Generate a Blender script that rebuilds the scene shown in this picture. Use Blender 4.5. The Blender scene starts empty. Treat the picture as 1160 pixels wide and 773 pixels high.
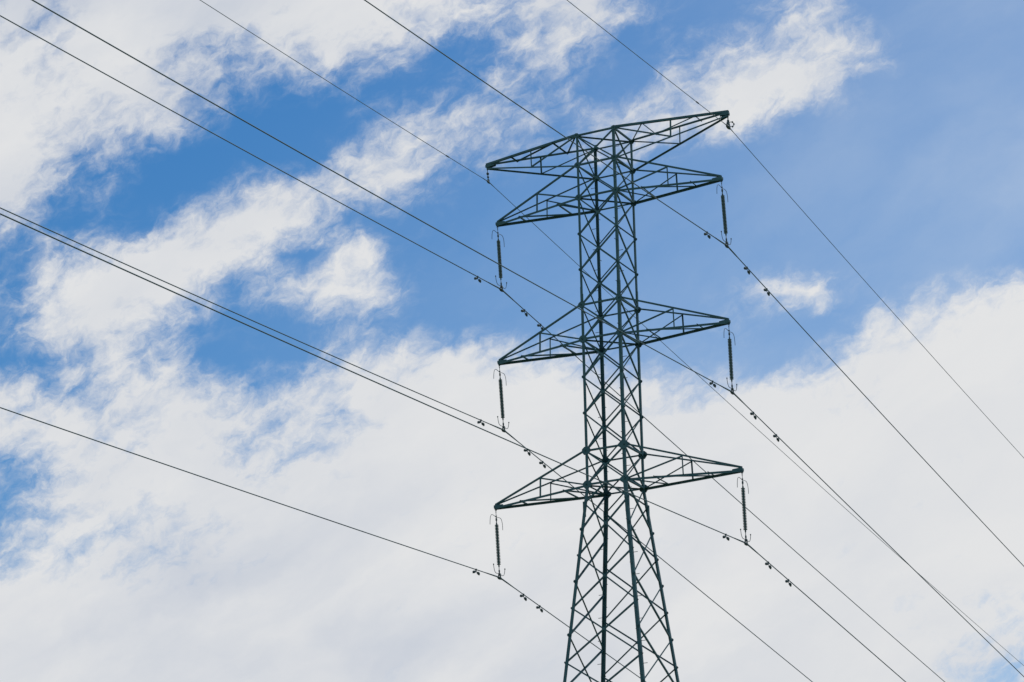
import bpy, bmesh, math, random
from mathutils import Vector, Matrix

random.seed(7)
scene = bpy.context.scene
col = scene.collection
V = Vector

# ------------------------------------------------------------------ helpers
def tag(o, label=None, cat=None, group=None, kind=None):
    if label: o['label'] = label
    if cat: o['category'] = cat
    if group: o['group'] = group
    if kind: o['kind'] = kind
    return o

def link_mesh(name, bm, mat, parent=None, smooth=False):
    bmesh.ops.recalc_face_normals(bm, faces=bm.faces[:])
    me = bpy.data.meshes.new(name)
    bm.to_mesh(me); bm.free()
    if smooth:
        for p in me.polygons: p.use_smooth = True
    me.materials.append(mat)
    o = bpy.data.objects.new(name, me)
    col.objects.link(o)
    if parent: o.parent = parent
    return o

def empty(name, loc=(0, 0, 0), parent=None):
    o = bpy.data.objects.new(name, None)
    o.empty_display_size = .3
    col.objects.link(o); o.location = loc
    if parent: o.parent = parent
    return o

def prism(bm, loop, d):
    """extrude a closed 3D loop of points along d"""
    a = [bm.verts.new(p) for p in loop]
    b = [bm.verts.new(p + d) for p in loop]
    n = len(loop)
    bm.faces.new(a[::-1]); bm.faces.new(b)
    for i in range(n):
        bm.faces.new((a[i], a[(i+1) % n], b[(i+1) % n], b[i]))

def angle(bm, p0, p1, a, t, e1, e2, ext=0.0, b=None):
    """rolled-steel angle: heel on p0-p1, one flange along e1, the other along e2"""
    p0, p1 = V(p0), V(p1)
    d = (p1 - p0).normalized()
    p0 = p0 - d*ext; p1 = p1 + d*ext
    e1 = V(e1); e2 = V(e2)
    n1 = (e1 - d*e1.dot(d)).normalized()
    n2 = d.cross(n1)
    if n2.dot(e2) < 0: n2 = -n2
    b = b or a
    pts = [(0, 0), (a, 0), (a, t), (t, t), (t, b), (0, b)]
    prism(bm, [p0 + n1*x + n2*y for x, y in pts], p1 - p0)

def brace(bm, p0, p1, a, t, nrm, off=0.0, ext=.03):
    """bracing angle whose wide flange lies flat in the face with normal nrm"""
    p0, p1, nrm = V(p0), V(p1), V(nrm).normalized()
    d = (p1 - p0).normalized()
    inpl = nrm.cross(d).normalized()
    if inpl.z < 0: inpl = -inpl
    h = inpl*(-a/2) + nrm*off
    angle(bm, p0 + h, p1 + h, a, t, inpl, -nrm, ext)

def tube(bm, pts, r, seg=8, cap=True):
    pts = [V(p) for p in pts]
    rad = r if isinstance(r, (list, tuple)) else [r]*len(pts)
    rings = []; prev = None
    for i, p in enumerate(pts):
        if i == 0: d = pts[1] - p
        elif i == len(pts)-1: d = p - pts[i-1]
        else: d = (pts[i+1] - p).normalized() + (p - pts[i-1]).normalized()
        d.normalize()
        if prev is None:
            n = d.orthogonal().normalized()
        else:
            n = (prev - d*prev.dot(d)).normalized()
        prev = n; m = d.cross(n)
        rings.append([bm.verts.new(p + (n*math.cos(k*2*math.pi/seg) + m*math.sin(k*2*math.pi/seg))*rad[i]) for k in range(seg)])
    for a, b in zip(rings, rings[1:]):
        for k in range(seg):
            bm.faces.new((a[k], a[(k+1) % seg], b[(k+1) % seg], b[k]))
    if cap:
        bm.faces.new(rings[0][::-1]); bm.faces.new(rings[-1])

def lathe(bm, p0, axis, prof, seg=12):
    axis = V(axis).normalized()
    n = axis.orthogonal().normalized(); m = axis.cross(n)
    rings = []
    for h, r in prof:
        c = V(p0) + axis*h
        rings.append([bm.verts.new(c + (n*math.cos(k*2*math.pi/seg) + m*math.sin(k*2*math.pi/seg))*r) for k in range(seg)])
    for a, b in zip(rings, rings[1:]):
        for k in range(seg):
            bm.faces.new((a[k], a[(k+1) % seg], b[(k+1) % seg], b[k]))
    bm.faces.new(rings[0][::-1]); bm.faces.new(rings[-1])

def plate(bm, c, u, v, pts, th):
    """flat plate, outline pts in the (u, v) plane around c, thickness th centred on the plane"""
    c, u, v = V(c), V(u).normalized(), V(v).normalized()
    n = u.cross(v).normalized()
    prism(bm, [c + u*x + v*y - n*(th/2) for x, y in pts], n*th)

def boxa(bm, c, u, v, w, du, dv, dw):
    c, u, v, w = V(c), V(u), V(v), V(w)
    prism(bm, [c + u*(sx*du/2) + v*(sy*dv/2) - w*(dw/2) for sx, sy in ((-1, -1), (1, -1), (1, 1), (-1, 1))], w*dw)

# ------------------------------------------------------------------ materials
def mat(name, c0, c1, rough, scale=3.0, metal=0.0, detail=6, rlo=None, bump=0.0, stretch=(1, 1, 1), spec=.5):
    m = bpy.data.materials.new(name); m.use_nodes = True
    nt = m.node_tree; N = nt.nodes; L = nt.links
    b = N['Principled BSDF']
    tc = N.new('ShaderNodeTexCoord'); mp = N.new('ShaderNodeMapping'); mp.inputs['Scale'].default_value = stretch
    L.new(tc.outputs['Object'], mp.inputs['Vector'])
    no = N.new('ShaderNodeTexNoise'); no.inputs['Scale'].default_value = scale; no.inputs['Detail'].default_value = detail
    no.inputs['Roughness'].default_value = .65
    L.new(mp.outputs['Vector'], no.inputs['Vector'])
    r = N.new('ShaderNodeValToRGB'); r.color_ramp.elements[0].position = .32; r.color_ramp.elements[1].position = .7
    r.color_ramp.elements[0].color = (*c0, 1); r.color_ramp.elements[1].color = (*c1, 1)
    L.new(no.outputs['Fac'], r.inputs['Fac']); L.new(r.outputs['Color'], b.inputs['Base Color'])
    mr = N.new('ShaderNodeMapRange'); mr.inputs['To Min'].default_value = rlo or rough; mr.inputs['To Max'].default_value = rough
    L.new(no.outputs['Fac'], mr.inputs['Value']); L.new(mr.outputs['Result'], b.inputs['Roughness'])
    b.inputs['Metallic'].default_value = metal
    b.inputs['Specular IOR Level'].default_value = spec
    if bump:
        bp = N.new('ShaderNodeBump'); bp.inputs['Strength'].default_value = bump; bp.inputs['Distance'].default_value = .02
        L.new(no.outputs['Fac'], bp.inputs['Height']); L.new(bp.outputs['Normal'], b.inputs['Normal'])
    return m

STEEL = mat('painted_steel', (.029, .084, .104), (.047, .120, .142), .8, 2.2, rlo=.62, bump=.15, stretch=(1, 1, .5), spec=.12)
GALV = mat('weathered_fittings', (.028, .062, .072), (.055, .090, .100), .65, 9, rlo=.5, spec=.15)
POLY = mat('insulator_rubber', (.050, .105, .118), (.080, .140, .150), .65, 12, rlo=.5, spec=.15)
WIRE = mat('stranded_conductor', (.034, .090, .110), (.060, .125, .145), .65, 14, rlo=.5, spec=.15)
CONC = mat('concrete', (.28, .27, .25), (.38, .37, .34), .9, 4, bump=.3)
GRASS = mat('grass_ground', (.10, .11, .045), (.21, .20, .10), .95, .08, detail=12, bump=.6)

# ------------------------------------------------------------------ tower
W = .85
LEV = dict(T0=18.054, T1=16.777, T2=15.389, a=13.839, b=12.336, T4=10.858, T5=9.440, c=7.882, d=6.411,
           T6=4.882, T7=3.525, e=1.738, f=-.328, g=-2.417)
TAPER = .1049
GROUND = -27.0
SG = dict(A=(-1, -1), C=(1, -1), B=(-1, 1), D=(1, 1))

def legp(k, z):
    e = max(0, LEV['T7'] - z)*TAPER
    return V((SG[k][0]*(W + e), SG[k][1]*(W + e), z))

def terrain(x, y):
    z = GROUND
    z -= .13*max(0, y - 12) if y > 12 else 0
    r = math.hypot(x, y)
    k = min(1, max(0, (r - 14)/40))
    z += k*(.9*math.sin(x*.031 + 1.3)*math.cos(y*.027) + .35*math.sin(x*.11 + y*.07))
    return z

pylon = empty('transmission_tower', (0, 0, GROUND))
tag(pylon, 'tall dark green lattice steel pylon carrying six conductors and two earth wires', 'pylon')
pylon_inv = Matrix.Translation((0, 0, -GROUND))

def part(name, bm, m=STEEL, parent=None, smooth=False):
    """part of the pylon: geometry is given in world coordinates"""
    if parent is None:
        bmesh.ops.transform(bm, matrix=pylon_inv, verts=bm.verts[:])
        return link_mesh(name, bm, m, pylon, smooth)
    bmesh.ops.transform(bm, matrix=pylon_inv, verts=bm.verts[:])
    return link_mesh(name, bm, m, parent, smooth)

# legs: rolled angles, heavier towards the ground, with splice plates
SPL1, SPL2 = 11.30, LEV['T7']
legs = {}
for k, (sx, sy) in SG.items():
    bm = bmesh.new()
    def seg(z0, z1, a, t):
        angle(bm, legp(k, z0), legp(k, z1), a, t, (-sx, 0, 0), (0, -sy, 0))
    seg(LEV['T0'] + .05, SPL1, .098, .012)
    seg(SPL1, SPL2, .114, .014)
    seg(SPL2, -9.5, .132, .016)
    seg(-9.5, GROUND + .25, .180, .018)
    # splice cover plates on both flanges
    for zs, a in ((SPL1, .11), (SPL2 - 1.0, .125), (-9.5, .15)):
        p = legp(k, zs)
        boxa(bm, p + V((-sx*a*.48, sy*.007, 0)), V((1, 0, 0)), V((0, 1, 0)), V((0, 0, 1)), a*.9, .012, .62)
        boxa(bm, p + V((sx*.007, -sy*a*.48, 0)), V((1, 0, 0)), V((0, 1, 0)), V((0, 0, 1)), .012, a*.9, .62)
    legs[k] = part('leg', bm)
    bm = bmesh.new()
    p = legp(k, GROUND)
    boxa(bm, V((p.x, p.y, GROUND + .05)), V((1, 0, 0)), V((0, 1, 0)), V((0, 0, 1)), 1.0, 1.0, .6)
    part('footing', bm, CONC)

# step bolts on the two climbing legs, alternating between the flanges
for k in ('B', 'C'):
    sx, sy = SG[k]
    z = -5.2; i = 0
    while z < 17.4:
        p = legp(k, z); bm = bmesh.new()
        if i % 2:
            q = p + V((0, -sy*.055, 0)); d = V((sx, 0, 0))
        else:
            q = p + V((-sx*.055, 0, 0)); d = V((0, sy, 0))
        tube(bm, [q + d*.004, q + d*.17], .011, 6)
        tube(bm, [q + d*.17, q + d*.185], .016, 6)
        part('step_bolt', bm, GALV, legs[k])
        z += .44; i += 1

FACES = {'AC': (('A', 'C'), V((0, -1, 0))), 'BD': (('B', 'D'), V((0, 1, 0))),
         'CD': (('C', 'D'), V((1, 0, 0))), 'AB': (('A', 'B'), V((-1, 0, 0)))}

def xbrace(f, z0, z1, a=.062):
    (l, r), n = FACES[f]
    bm = bmesh.new(); t = .007
    brace(bm, legp(l, z0), legp(r, z1), a, t, n, .003, .05)
    brace(bm, legp(r, z0), legp(l, z1), a, t, n, -.022, .05)
    # bolt plate at the crossing
    p0, p1, q0, q1 = legp(l, z0), legp(r, z1), legp(r, z0), legp(l, z1)
    w0 = (p0 - q0).length; w1 = (p1 - q1).length
    c = p0.lerp(p1, w0/(w0 + w1)) + n*(-.010)
    up = V((0, 0, 1)); u = n.cross(up)
    plate(bm, c, u, up, [(-.05, -.06), (.05, -.06), (.06, 0), (.05, .06), (-.05, .06), (-.06, 0)], .010)
    return part('cross_brace', bm)

upper = ['T0', 'T1', 'T2', 'a', 'b', 'T4', 'T5', 'c', 'd', 'T6', 'T7']
for f in FACES:
    for s, e in zip(upper, upper[1:]):
        xbrace(f, LEV[s], LEV[e], .054 if LEV[e] > 9 else .058)
low = [LEV['T7'], LEV['e'], LEV['f'], LEV['g'], -4.55, -6.9]
for f in ('AB', 'CD'):
    for s, e in zip(low, low[1:]): xbrace(f, s, e, .063)
mids = [(low[i] + low[i+1])/2 for i in range(len(low)-1)]
mids[0] = 2.78
for f in ('AC', 'BD'):
    (l, r), n = FACES[f]
    bm = bmesh.new()
    m = (legp(l, LEV['T7']) + legp(r, LEV['T7']))/2
    brace(bm, m, legp(l, mids[0]), .06, .007, n, .003)
    brace(bm, m, legp(r, mids[0]), .06, .007, n, -.022)
    part('knee_brace', bm)
    for s, e in zip(mids, mids[1:]): xbrace(f, s, e, .059)
zz = [-6.9, -9.5, -12.6, -16.6, -21.4, GROUND + .5]
for f in FACES:
    for s, e in zip(zz, zz[1:]):
        xbrace(f, s if not (f in ('AC', 'BD') and s == zz[0]) else mids[-1], e, .09)

# horizontal struts and plan bracing
for lv in ('T0', 'T1', 'T2', 'T4', 'T5', 'T6', 'T7'):
    z = LEV[lv]
    for f, ((l, r), n) in FACES.items():
        bm = bmesh.new()
        brace(bm, legp(l, z), legp(r, z), .068, .007, n, .012, .02)
        part('horizontal_strut', bm)
for z in (-9.5, -16.6):
    for f, ((l, r), n) in FACES.items():
        bm = bmesh.new(); brace(bm, legp(l, z), legp(r, z), .09, .008, n, .012, .02)
        part('horizontal_strut', bm)
for lv in ('T0', 'T2', 'T5', 'T7'):
    bm = bmesh.new(); z = LEV[lv] - .02
    angle(bm, legp('A', z), legp('D', z), .055, .007, (1, -1, 0), (0, 0, -1))
    part('plan_brace', bm)

# gusset plates where the arms meet the legs
def gusset(k, z, s, name='gusset_plate'):
    sx, sy = SG[k]
    bm = bmesh.new()
    p = legp(k, z) + V((sx*.0, sy*.016, 0))
    pts = [(-.36*s, -.10*s), (-.16*s, -.26*s), (.06*s, -.26*s), (.20*s, -.08*s), (.20*s, .10*s), (.04*s, .24*s), (-.16*s, .22*s), (-.36*s, .08*s)]
    plate(bm, p, V((sx, 0, 0)), V((0, 0, 1)), pts, .010)
    p = legp(k, z) + V((sx*.016, 0, 0))
    pts = [(-.26*s, -.08*s), (-.10*s, -.22*s), (.012, -.22*s), (.012, .2*s), (-.10*s, .2*s), (-.26*s, .07*s)]
    plate(bm, p, V((0, sy, 0)), V((0, 0, 1)), pts, .010)
    part(name, bm)
for lv, s in (('T0', .40), ('T1', .50), ('T2', .50), ('T4', .54), ('T5', .60), ('T6', .66), ('T7', .66)):
    for k in SG: gusset(k, LEV[lv], s)
for lv in ('a', 'b', 'c', 'd'):
    for k in SG: gusset(k, LEV[lv], .25)
for z in low[1:5]:
    for k in SG: gusset(k, z, .26)

# crossarms: built to the right (+x), turned half round about the tower axis for the left
def crossarm(side, ztop, zbot, xt, zt, earth, ca=.088):
    def P(p):
        p = V(p)
        return V((-p.x, -p.y, p.z)) if side < 0 else p
    def D(p):
        p = V(p); return V((-p.x, -p.y, p.z)) if side < 0 else p
    xt = abs(xt)
    if earth:
        tl = {-1: V((xt - .04, -.055, zt - .09)), 1: V((xt - .04, .055, zt - .09))}
        tu = {-1: V((xt, -.05, zt + .03)), 1: V((xt, .05, zt + .03))}
    else:
        tl = {-1: V((xt, -.06, zt - .02)), 1: V((xt, .06, zt - .02))}
        tu = {-1: V((xt - .04, -.045, zt + .07)), 1: V((xt - .04, .045, zt + .07))}
    rl = {s: V((W, s*W, zbot)) for s in (-1, 1)}
    ru = {s: V((W, s*W, ztop)) for s in (-1, 1)}
    lo = lambda s, t: rl[s].lerp(tl[s], t)
    up = lambda s, t: ru[s].lerp(tu[s], t)
    bm = bmesh.new()
    for s in (-1, 1):
        big = ca; small = ca*.72
        a_l, a_u = (small, big) if earth else (big, small)
        angle(bm, P(lo(s, -.02)), P(lo(s, 1.01)), a_l, .010, D((0, -s, 0)), D((0, 0, -1)))
        angle(bm, P(up(s, -.02)), P(up(s, 1.01)), a_u, .010, D((0, -s, 0)), D((0, 0, 1)))
    arm = part('crossarm', bm)
    # tip plates and hanger lug
    bm = bmesh.new()
    for s in (-1, 1):
        pts = [(-.36, -.025), (-.06, -.060), (.06, -.060), (.06, .050), (-.06, .065), (-.36, .045)]
        plate(bm, P((xt - .01, s*.072, zt + (.0 if not earth else -.02))), D((1, 0, 0)), V((0, 0, 1)), pts, .012)
    boxa(bm, P((xt + .02, 0, zt - .01)), V((1, 0, 0)), V((0, 1, 0)), V((0, 0, 1)), .06, .132, .10)
    plate(bm, P((xt, 0, zt - .10)), V((0, 1, 0)), V((0, 0, 1)), [(-.03, -.05), (.03, -.05), (.05, .06), (-.05, .06)], .016)
    part('tip_plate', bm, STEEL, arm)
    br = .052
    for s in (-1, 1):
        n = D((0, s, 0))
        bm = bmesh.new(); brace(bm, P(up(s, .5)), P(lo(s, .5)), br, .006, n, .004, .02)
        part('vertical_strut', bm, STEEL, arm)
        bm = bmesh.new()
        if earth: brace(bm, P(up(s, 0)), P(lo(s, .5)), br, .006, n, .004, .0)
        else: brace(bm, P(up(s, .5)), P(lo(s, 0)), br, .006, n, .004, .0)
        part('diagonal_brace', bm, STEEL, arm)
    c, zn, m = (up, 1, 1) if earth else (lo, -1, -1)    # m = side whose root starts the zig-zag
    dz = V((0, 0, .016*zn))
    for t in (.25, .72):
        bm = bmesh.new(); brace(bm, P(c(-1, t) + dz), P(c(1, t) + dz), br, .006, (0, 0, zn), .004, .05)
        part('cross_strut', bm, STEEL, arm)
    for (s0, t0), (s1, t1) in (((m, 0), (-m, .25)), ((m, .25), (-m, .72))):
        bm = bmesh.new(); brace(bm, P(c(s0, t0) + dz*1.6), P(c(s1, t1) + dz*1.6), br, .006, (0, 0, zn), .004, .02)
        part('diagonal_brace', bm, STEEL, arm)
    return arm

TX = dict(EL=-5.358, ER=5.426, L1=-4.935, R1=5.021, L2=-4.977, R2=5.046, L3=-5.262, R3=5.305)
TZ = dict(EL=17.959, ER=17.980, L1=15.336, R1=15.306, L2=9.415, R2=9.381, L3=3.464, R3=3.412)
CL = dict(EL=(.035, .019, -.685), ER=(-.001, -.001, -.566), L1=(.101, .048, -2.833), R1=(.091, .028, -2.821),
          L2=(.110, .054, -2.833), R2=(.015, .012, -2.862), L3=(.086, .048, -2.855), R3=(.024, .017, -2.873))
SL = dict(EL=(-.02604, -.13646), ER=(-.02506, -.14298), L1=(-.03693, -.14939), R1=(-.03343, -.16139),
          L2=(-.04428, -.14924), R2=(-.04103, -.15314), L3=(-.04375, -.14363), R3=(-.04293, -.14682))
QS = dict(EL=(.0002936, .0002102), ER=(.0003434, .0002183), L1=(.0002091, .0001381), R1=(.0002229, .0001952),
          L2=(.0002034, .0000025), R2=(.0002128, .0000484), L3=(.0001135, .0000064), R3=(.0001634, -.0000021))
DAMP = dict(L1=(2.03, 1.98, 3.41), R1=(1.89, 1.93, 3.88), L2=(1.91, 2.01, 3.35), R2=(1.87, 1.99, 4.22),
            L3=(1.93, 2.00, 3.39), R3=(1.90, 2.08, 4.03))
for n in ('EL', 'ER'):
    crossarm(-1 if n == 'EL' else 1, LEV['T0'], LEV['T1'], TX[n], TZ[n], True)
for i, (u, l) in enumerate((('T1', 'T2'), ('T4', 'T5'), ('T6', 'T7'))):
    for s, c in ((-1, 'L'), (1, 'R')):
        crossarm(s, LEV[u], LEV[l], TX[f'{c}{i+1}'], TZ[f'{c}{i+1}'], False)

# ------------------------------------------------------------------ insulators
def make_insulator(name_key, label):
    n = name_key
    top = V((TX[n], 0, TZ[n] - .13))
    bot = V((TX[n] + CL[n][0], CL[n][1], TZ[n] + CL[n][2]))
    root = empty('insulator_string', top)
    tag(root, label, 'insulator', 'insulator strings hanging from the conductor arms')
    ax = bot - top; Ln = ax.length; ax.normalize()
    pt = lambda h: ax*h                       # local, h metres below the lug
    yv = V((0, 1, 0)); xv = V((1, 0, 0))
    # shackle, ball link and socket
    bm = bmesh.new()
    tube(bm, [pt(-.05) + V((-.022, 0, 0)), pt(.02) + V((-.03, 0, 0)), pt(.07) + V((0, 0, 0)), pt(.02) + V((.03, 0, 0)), pt(-.05) + V((.022, 0, 0))], .010, 6)
    lathe(bm, pt(.06), ax, [(0, .012), (.03, .022), (.05, .012), (.16, .012), (.17, .03), (.21, .03), (.22, .014), (.26, .014),
                            (.27, .032), (.36, .038), (.38, .02), (.46, .02), (.47, .030), (.53, .034)], 10)
    link_mesh('hanger_link', bm, GALV, root, True)
    h0 = .585; h1 = Ln - .50                   # shed stack
    bm = bmesh.new()
    prof = [(h0 - .06, .028), (h0, .030)]
    ns = 27; st = (h1 - h0)/ns
    for i in range(ns):
        h = h0 + i*st
        R = .079
        prof += [(h + .04*st, .032), (h + .30*st, R*.86), (h + .50*st, R), (h + .66*st, R), (h + .78*st, .034)]
    prof += [(h1, .030), (h1 + .07, .030), (h1 + .08, .016)]
    lathe(bm, V((0, 0, 0)), ax, prof, 14)
    link_mesh('insulator_rod', bm, POLY, root, True)
    # lower link and boat-shaped suspension clamp
    bm = bmesh.new()
    lathe(bm, pt(h1 + .075), ax, [(0, .016), (.12, .016), (.13, .030), (.20, .034), (.24, .022), (.30, .026), (.36, .03)], 10)
    e0 = pt(Ln)
    for s in (-1, 1):
        plate(bm, e0 + V((s*.042, 0, .0)), yv, V((0, 0, 1)), [(-.05, .0), (.05, 0), (.03, .16), (-.03, .16)], .010)
    lathe(bm, e0 + V((0, -.19, -.012)), V((0, 1, -.06)), [(0, .022), (.05, .040), (.14, .056), (.24, .056), (.33, .040), (.38, .022)], 10)
    boxa(bm, e0 + V((0, 0, -.05)), xv, yv, V((0, 0, 1)), .07, .17, .05)
    link_mesh('suspension_clamp', bm, GALV, root, True)
    # arcing horns, two above and two below, along the line
    for s in (-1, 1):
        bm = bmesh.new(); o = pt(.30)
        P = [o, o + yv*(s*.16) + V((0, 0, .035)), o + yv*(s*.33) + V((0, 0, .045)), o + yv*(s*.43) + V((0, 0, .0)), o + yv*(s*.49) + V((0, 0, -.10)),
             o + yv*(s*.52) + V((0, 0, -.24)), o + yv*(s*.53) + V((0, 0, -.40))]
        P = smooth_path(P)
        tube(bm, P, .0105, 6)
        link_mesh('arcing_horn', bm, GALV, root, True)
        bm = bmesh.new(); o = pt(Ln - .17)
        P = [o, o + yv*(s*.17) + V((0, 0, -.045)), o + yv*(s*.32) + V((0, 0, -.035)), o + yv*(s*.41) + V((0, 0, .05)),
             o + yv*(s*.45) + V((0, 0, .16)), o + yv*(s*.47) + V((0, 0, .26))]
        P = smooth_path(P)
        tube(bm, P, .0115, 6)
        lathe(bm, P[-1] - V((0, 0, .02)), V((0, 0, 1)), [(-.01, .008), (.0, .022), (.03, .026), (.05, .012)], 8)
        link_mesh('arcing_horn', bm, GALV, root, True)
    return root

def smooth_path(P, k=5):
    out = []
    for i in range(len(P)-1):
        p0 = P[max(0, i-1)]; p1 = P[i]; p2 = P[i+1]; p3 = P[min(len(P)-1, i+2)]
        for j in range(k):
            t = j/k
            out.append(.5*((2*p1) + (-p0+p2)*t + (2*p0-5*p1+4*p2-p3)*t*t + (-p0+3*p1-3*p2+p3)*t**3))
    out.append(P[-1]); return out

ILAB = dict(
    L1='insulator string hanging from the left tip of the top conductor arm, against blue sky',
    R1='insulator string hanging from the right tip of the top conductor arm, against blue sky',
    L2='dark ribbed insulator string hanging from the left tip of the middle conductor arm',
    R2='dark ribbed insulator string hanging from the right tip of the middle conductor arm',
    L3='ribbed insulator string hanging from the left tip of the lowest arm, against white cloud',
    R3='ribbed insulator string hanging from the right tip of the lowest arm, against white cloud')
for k, lab in ILAB.items(): make_insulator(k, lab)

# ------------------------------------------------------------------ wires
WLAB = dict(
    EL='thin earth wire passing under the left peak of the pylon',
    ER='thin earth wire passing under the right peak of the pylon',
    L1='overhead conductor clamped under the top left insulator string',
    R1='overhead conductor clamped under the top right insulator string',
    L2='overhead conductor clamped under the middle left insulator string',
    R2='overhead conductor clamped under the middle right insulator string',
    L3='overhead conductor clamped under the lowest left insulator string',
    R3='overhead conductor clamped under the lowest right insulator string')
def wire_point(n, side, t):                  # side 0 = towards the viewer (-y), 1 = away (+y); local to the clamp
    sg = -1 if side == 0 else 1
    return V((0, sg*t, SL[n][side]*t + QS[n][side]*t*t))

def make_wire(n):
    c = V((TX[n] + CL[n][0], CL[n][1], TZ[n] + CL[n][2]))
    earth = n[0] == 'E'
    r = .0125 if earth else .0195
    ts = [.08, .2, .4, .8, 1.5, 2.5, 4, 6, 8, 10] + [12 + 3*i for i in range(60)]
    near = [wire_point(n, 0, t) for t in ts if t < 132]
    far = [wire_point(n, 1, t) for t in ts if t < 165]
    bm = bmesh.new()
    tube(bm, near[::-1] + [V((0, 0, -.004))] + far, r, 8)
    o = link_mesh('earth_wire' if earth else 'conductor', bm, WIRE, None, True)
    o.location = c
    if earth: tag(o, WLAB[n], 'earth wire', 'earth wires over the pylon peaks')
    else: tag(o, WLAB[n], 'power line', 'conductors under the insulator strings')
    # armour rods wrapped round the wire at the clamp
    bm = bmesh.new(); L = .55 if earth else 1.15
    path = [wire_point(n, 0, t) for t in (L, L*.6, L*.3, .1)] + [V((0, 0, -.004))] + [wire_point(n, 1, t) for t in (.1, L*.3, L*.6, L)]
    tube(bm, path, [r*1.05, r*1.4, r*1.5, r*1.5, r*1.5, r*1.5, r*1.5, r*1.4, r*1.05], 8)
    link_mesh('armour_rod', bm, WIRE, o, True)
    if not earth:
        dn, f1, f2 = DAMP[n]
        for side, t in ((0, dn), (1, f1), (1, f2)): damper(o, n, side, t)
    else:
        t = 3.45 if n == 'EL' else 2.96
        bm = bmesh.new()
        a, b = wire_point(n, 0, t - .16), wire_point(n, 0, t + .16)
        tube(bm, [a, a.lerp(b, .2), a.lerp(b, .8), b], [r, r*2.1, r*2.1, r], 8)
        link_mesh('wire_splice', bm, GALV, o, True)
    return o

def damper(wire, n, side, t):
    p = wire_point(n, side, t); q = wire_point(n, side, t + .01)
    d = (q - p).normalized()
    if d.y < 0: d = -d
    dn = V((0, 0, -1)); dn = (dn - d*dn.dot(d)).normalized()
    xv = V((1, 0, 0))
    bm = bmesh.new()
    boxa(bm, p + dn*.0, xv, d, dn, .052, .07, .060)
    boxa(bm, p + dn*.060, xv, d, dn, .026, .05, .085)
    cable = [p + dn*(.100 + .018*(abs(s)/.2)**2) + d*s for s in (-.20, -.13, -.06, 0, .06, .13, .20)]
    tube(bm, cable, .009, 6)
    clampo = link_mesh('vibration_damper', bm, GALV, wire, False)
    for s in (-1, 1):
        bm = bmesh.new()
        ctr = p + dn*.122 + d*(s*.195)
        axd = (d*s + dn*.22).normalized()
        lathe(bm, ctr - axd*.085, axd, [(0, .034), (.012, .050), (.07, .056), (.10, .052), (.13, .038), (.155, .022)], 10)
        boxa(bm, ctr + dn*.028, xv, axd, dn, .05, .11, .05)
        link_mesh('damper_weight', bm, GALV, clampo, False)

for n in WLAB: make_wire(n)

# earth-wire suspension fittings
def earth_fitting(n, label):
    top = V((TX[n], 0, TZ[n] - .13)); bot = V((TX[n] + CL[n][0], CL[n][1], TZ[n] + CL[n][2]))
    root = empty('earth_wire_clamp', top); tag(root, label, 'clamp', 'earth wire clamps under the two peaks')
    ax = (bot - top); Ln = ax.length; ax.normalize(); yv = V((0, 1, 0)); xv = V((1, 0, 0)); zv = V((0, 0, 1))
    bm = bmesh.new()
    if n == 'EL':
        lathe(bm, V((0, 0, 0)), ax, [(-.05, .022), (.05, .024), (.06, .014), (.15, .014), (.16, .045), (.20, .06), (.25, .045), (.26, .018),
                                     (.31, .018), (.32, .040), (.38, .046), (.40, .02), (Ln - .02, .022)], 10)
    else:
        lathe(bm, V((0, 0, 0)), ax, [(-.05, .026), (.16, .026), (.17, .05), (.24, .05), (.25, .03), (Ln - .02, .03)], 10)
    link_mesh('hanger_link', bm, GALV, root, True)
    bm = bmesh.new(); e = ax*Ln
    s = .75 if n == 'EL' else 1.15
    lathe(bm, e + V((0, -.17*s, -.01)), V((0, 1, -.1)), [(0, .02), (.06*s, .045*s), (.13*s, .06*s), (.21*s, .06*s), (.28*s, .042*s), (.34*s, .02)], 10)
    boxa(bm, e + zv*.05*s, xv, yv, zv, .07*s, .13*s, .16*s)
    if n == 'ER':
        plate(bm, e + zv*.05, yv, zv, [(-.17, -.04), (.17, -.06), (.11, .10), (.03, .17), (-.05, .17)], .05)
    link_mesh('suspension_clamp', bm, GALV, root, False)
    if n == 'ER':
        bm = bmesh.new()
        P = smooth_path([e + zv*.05, e + yv*.16 + zv*.05 + xv*.04, e + yv*.30 + zv*.10 + xv*.09, e + yv*.33 + zv*.22 + xv*.10,
                         e + yv*.24 + zv*.27 + xv*.06, e + yv*.12 + zv*.22])
        tube(bm, P, .014, 6)
        for q in (P[8], P[14], P[19]):
            lathe(bm, q - zv*.04, zv, [(0, .012), (.02, .032), (.06, .032), (.08, .012)], 8)
        link_mesh('bonding_jumper', bm, GALV, root, True)
    return root
earth_fitting('EL', 'small jointed clamp hanging from the left peak, holding the thin earth wire')
earth_fitting('ER', 'chunky clamp with a looped jumper hanging from the right peak, holding the earth wire')

# ------------------------------------------------------------------ ground
bm = bmesh.new()
xs = sorted(set([-3000, -1800, -1000, -700, -500, -380] + list(range(-300, 301, 12)) + [380, 500, 700, 1000, 1800, 3000]))
ys = xs
grid = [[bm.verts.new((x, y, terrain(x, min(y, 420)))) for y in ys] for x in xs]
for i in range(len(xs)-1):
    for j in range(len(ys)-1):
        bm.faces.new((grid[i][j], grid[i+1][j], grid[i+1][j+1], grid[i][j+1]))
g = link_mesh('ground', bm, GRASS, None, True)
tag(g, kind='structure')

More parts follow.
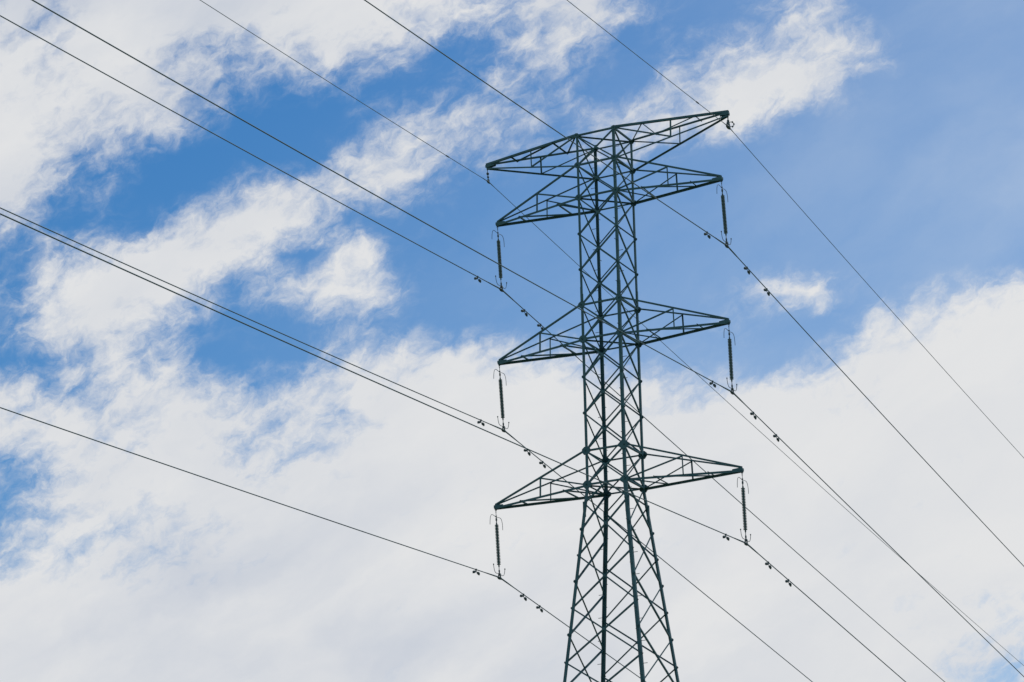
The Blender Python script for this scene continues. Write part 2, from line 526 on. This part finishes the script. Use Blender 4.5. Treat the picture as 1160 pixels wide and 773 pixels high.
# ------------------------------------------------------------------ sky with clouds
SUN_EL, SUN_AZ = math.radians(52), math.radians(20)      # azimuth measured clockwise from +y
world = bpy.data.worlds.new('World'); scene.world = world; world.use_nodes = True
nt = world.node_tree; N = nt.nodes; L = nt.links
for x in list(N): N.remove(x)
out = N.new('ShaderNodeOutputWorld'); bg = N.new('ShaderNodeBackground')
SKY_STRENGTH = .10
bg.inputs['Strength'].default_value = SKY_STRENGTH
L.new(bg.outputs[0], out.inputs['Surface'])
sky = N.new('ShaderNodeTexSky'); sky.sky_type = 'NISHITA'; sky.sun_disc = False
sky.sun_elevation = SUN_EL; sky.sun_rotation = SUN_AZ
sky.altitude = 200; sky.air_density = 1.0; sky.dust_density = .4; sky.ozone_density = 2.0

def sock(v):
    return v.outputs[0] if hasattr(v, 'outputs') else v
def M(op, a, b=None, c=None, clamp=False):
    n = N.new('ShaderNodeMath'); n.operation = op; n.use_clamp = clamp
    for i, v in enumerate((a, b, c)):
        if v is None: continue
        if isinstance(v, (int, float)): n.inputs[i].default_value = v
        else: L.new(sock(v), n.inputs[i])
    return n.outputs[0]
def VM(op, a, b=None, c=None, s=None):
    n = N.new('ShaderNodeVectorMath'); n.operation = op
    for i, v in enumerate((a, b, c)):
        if v is None: continue
        if isinstance(v, (tuple, list, Vector)): n.inputs[i].default_value = tuple(v)
        else: L.new(sock(v), n.inputs[i])
    if s is not None:
        if isinstance(s, (int, float)): n.inputs['Scale'].default_value = s
        else: L.new(sock(s), n.inputs['Scale'])
    return n.outputs['Value'] if op in ('DOT_PRODUCT', 'LENGTH') else n.outputs['Vector']

# the cloud field is laid out on the sky sphere, around one fixed compass bearing and elevation
AZ, EL_, RO = -.480518, .321206, -.021318
fwd = V((math.sin(AZ)*math.cos(EL_), math.cos(AZ)*math.cos(EL_), math.sin(EL_)))
rt0 = V((math.cos(AZ), -math.sin(AZ), 0)); up0 = rt0.cross(fwd)
rt = rt0*math.cos(RO) + up0*math.sin(RO); up = -rt0*math.sin(RO) + up0*math.cos(RO)
geo = N.new('ShaderNodeTexCoord'); dirv = geo.outputs['Generated']
dz = M('MAXIMUM', VM('DOT_PRODUCT', dirv, fwd), .08)
F = 3188.13
su = M('MULTIPLY_ADD', M('DIVIDE', VM('DOT_PRODUCT', dirv, rt), dz), F/1160, .5)          # 0..1 across the mapped patch of sky
sv = M('MULTIPLY_ADD', M('DIVIDE', VM('DOT_PRODUCT', dirv, up), dz), -F/773, .5)          # 0..1 downwards
cmb = N.new('ShaderNodeCombineXYZ'); L.new(su, cmb.inputs[0]); L.new(M('MULTIPLY', sv, 773/1160), cmb.inputs[1])
uv = cmb.outputs[0]
def noise(vec, scale, detail, rough=.55, off=(0, 0, 0), rot=0.0, stretch=(1, 1, 1), dist=0.0, lac=2.0):
    mp = N.new('ShaderNodeMapping'); mp.inputs['Location'].default_value = off; mp.inputs['Rotation'].default_value = (0, 0, -rot)
    mp.inputs['Scale'].default_value = tuple(1/k for k in stretch); mp.vector_type = 'TEXTURE'
    L.new(vec, mp.inputs['Vector'])
    n = N.new('ShaderNodeTexNoise'); n.inputs['Scale'].default_value = scale; n.inputs['Detail'].default_value = detail
    n.inputs['Roughness'].default_value = rough; n.inputs['Distortion'].default_value = dist; n.inputs['Lacunarity'].default_value = lac
    L.new(mp.outputs[0], n.inputs['Vector'])
    return n
# warp of the lookup so that the coverage map never shows its cells
w1 = noise(uv, 14, 4, .6, (3.1, 1.7, 0)); w2 = noise(uv, 45, 5, .62, (7.3, 4.1, 0))
warp = VM('ADD', VM('SCALE', VM('SUBTRACT', w1.outputs['Color'], (.5, .5, .5)), s=.026), VM('SCALE', VM('SUBTRACT', w2.outputs['Color'], (.5, .5, .5)), s=.016))
uvw = VM('ADD', uv, warp)
sep = N.new('ShaderNodeSeparateXYZ'); L.new(uvw, sep.inputs[0])
lu = M('MAXIMUM', M('MINIMUM', sep.outputs[0], .9999), .0001)
lv = M('MAXIMUM', M('MINIMUM', M('MULTIPLY', sep.outputs[1], 1160/773*20), 19.5), .5)

COVER = [  # cloud cover over this patch of sky, 0 clear .. 9 thick cloud
 '77899999899988766785211246411000',
 '87899754777652236741245677751000',
 '88898764233312353411468997310000',
 '98777731000355555256778731100000',
 '97563000014665533355421000000000',
 '96330014765774110000000000000000',
 '62121579974121110000000000000000',
 '25578998516721110000000000000000',
 '37999852588731111111111488312457',
 '58887421114321111111113210276899',
 '24575511125667864542221113799999',
 '75667875677899999987667888889999',
 '88878987676899999999999999999999',
 '46788986678999999999999999999999',
 '46788998999999999999999999999999',
 '57877778999999999999999999999999',
 '68777888999999999999999999999999',
 '99999999999999999999999999998988',
 '99999999999999999999999999999987',
 '99999999999999999999999999999755']
SHADE = [  # grey of the cloud itself, 0 white .. 9 blue-grey
 '87755434', '76554433', '65433211', '32110111', '22111111', '34322111', '46532211', '57643221', '68754322', '57665433']
VEIL = [   # thin high haze, hundredths
 (0, 0, 0, 3, 7, 12, 18, 30), (0, 0, 2, 7, 13, 20, 29, 40), (0, 2, 7, 12, 18, 24, 29, 35), (0, 3, 8, 14, 23, 29, 30, 32), (0, 3, 8, 14, 22, 26, 28, 28), (0, 2, 8, 14, 20, 24, 24, 20)]
def bil(grid, u, v):
    h, w = len(grid), len(grid[0])
    x = min(max(u*w - .5, 0), w - 1); y = min(max(v*h - .5, 0), h - 1)
    i, j = min(int(x), w-2), min(int(y), h-2); a, b = x - i, y - j
    return (grid[j][i]*(1-a) + grid[j][i+1]*a)*(1-b) + (grid[j+1][i]*(1-a) + grid[j+1][i+1]*a)*b
shade_g = [[int(c)/9 for c in r] for r in SHADE]; veil_g = [[c/100 for c in r] for r in VEIL]
acc = None
for j, row in enumerate(COVER):
    cr = N.new('ShaderNodeValToRGB'); ramp = cr.color_ramp; ramp.interpolation = 'LINEAR'
    for k in range(30): ramp.elements.new(.5)
    for k in range(32):
        e = ramp.elements[k]; u = (k + .5)/32; v = (j + .5)/20
        e.position = u
    for k in range(32):
        u = (k + .5)/32; v = (j + .5)/20
        ramp.elements[k].color = (int(row[k])/9, bil(shade_g, u, v), bil(veil_g, u, v), 1)
    L.new(lu, cr.inputs['Fac'])
    wgt = M('SUBTRACT', 1.0, M('ABSOLUTE', M('SUBTRACT', lv, j + .5)), clamp=True)
    t = VM('SCALE', cr.outputs['Color'], s=wgt)
    acc = t if acc is None else VM('ADD', acc, t)
sc_ = N.new('ShaderNodeSeparateXYZ'); L.new(acc, sc_.inputs[0])
cover, shade, veil = sc_.outputs[0], sc_.outputs[1], sc_.outputs[2]

# cloud texture: streaky billows drawn out along the wind
R_ = math.radians(32)
na = noise(uvw, 15, 9, .60, (1.3, 8.2, 0), R_, (.66, 1.3, 1), .3)
nb = noise(uvw, 40, 9, .64, (5.7, 2.2, 0), R_, (.74, 1.25, 1), .35)
nz = M('ADD', M('MULTIPLY', M('SUBTRACT', na.outputs['Fac'], .5), 1.15), M('MULTIPLY', M('SUBTRACT', nb.outputs['Fac'], .5), 1.75))
mid = M('MULTIPLY', M('MULTIPLY', cover, M('SUBTRACT', 1.12, cover)), 4.0)                 # most ragged where cover is partial
den = M('ADD', cover, M('MULTIPLY', nz, M('MULTIPLY_ADD', mid, .52, .11)))
mr = N.new('ShaderNodeMapRange'); mr.interpolation_type = 'SMOOTHERSTEP'
mr.inputs['From Min'].default_value = -.15; mr.inputs['From Max'].default_value = 1.11
L.new(den, mr.inputs['Value'])
density = M('POWER', M('MAXIMUM', M('MULTIPLY_ADD', mr.outputs['Result'], 1.08, -.045), 0.0), 1.75, clamp=True)
# cloud shading
ns = noise(uvw, 7.5, 7, .55, (2.2, 5.1, 0), R_, (.6, 1.4, 1), .3)
shv = M('ADD', M('MULTIPLY', shade, .60), M('MULTIPLY', M('SUBTRACT', ns.outputs['Fac'], .5), M('MULTIPLY_ADD', shade, 2.2, .62)), clamp=True)
cmix = N.new('ShaderNodeMix'); cmix.data_type = 'RGBA'
L.new(shv, cmix.inputs['Factor'])
K = 1/SKY_STRENGTH
cmix.inputs[6].default_value = (.765*K, .772*K, .782*K, 1); cmix.inputs[7].default_value = (.570*K, .612*K, .690*K, 1)
# blue of the clear sky
hs = N.new('ShaderNodeHueSaturation'); hs.inputs['Saturation'].default_value = 1.40; hs.inputs['Value'].default_value = 1.0
L.new(sky.outputs[0], hs.inputs['Color'])
vm = N.new('ShaderNodeMix'); vm.data_type = 'RGBA'; L.new(M('MULTIPLY', veil, M('MULTIPLY_ADD', ns.outputs['Fac'], 1.5, .25)), vm.inputs['Factor'])
L.new(hs.outputs[0], vm.inputs[6]); vm.inputs[7].default_value = (.62*K, .695*K, .79*K, 1)
fm = N.new('ShaderNodeMix'); fm.data_type = 'RGBA'; L.new(density, fm.inputs['Factor'])
L.new(vm.outputs[2], fm.inputs[6]); L.new(cmix.outputs[2], fm.inputs[7])
L.new(fm.outputs[2], bg.inputs['Color'])

# ------------------------------------------------------------------ sun
sd = bpy.data.lights.new('sun', 'SUN'); sd.energy = 2.5; sd.angle = math.radians(.5); sd.color = (1, .955, .88)
so = bpy.data.objects.new('sun', sd); col.objects.link(so)
sv_ = V((math.sin(SUN_AZ)*math.cos(SUN_EL), math.cos(SUN_AZ)*math.cos(SUN_EL), math.sin(SUN_EL)))
so.rotation_euler = sv_.to_track_quat('Z', 'Y').to_euler(); so.location = (0, 0, 60)

# ------------------------------------------------------------------ camera
cd = bpy.data.cameras.new('camera'); cam = bpy.data.objects.new('camera', cd); col.objects.link(cam)
cd.sensor_width = 36; cd.lens = 36*F/1160; cd.clip_start = .1; cd.clip_end = 8000
m = Matrix.Identity(4)
m.col[0][:3] = rt; m.col[1][:3] = up; m.col[2][:3] = -fwd; m.col[3][:3] = (45.1092, -94.94271, -25.40918)
cam.matrix_world = m
scene.camera = cam

scene.render.engine = 'CYCLES'
scene.view_settings.view_transform = 'Standard'; scene.view_settings.look = 'None'
scene.view_settings.exposure = 0; scene.view_settings.gamma = 1
scene.cycles.max_bounces = 4
scene.render.film_transparent = False
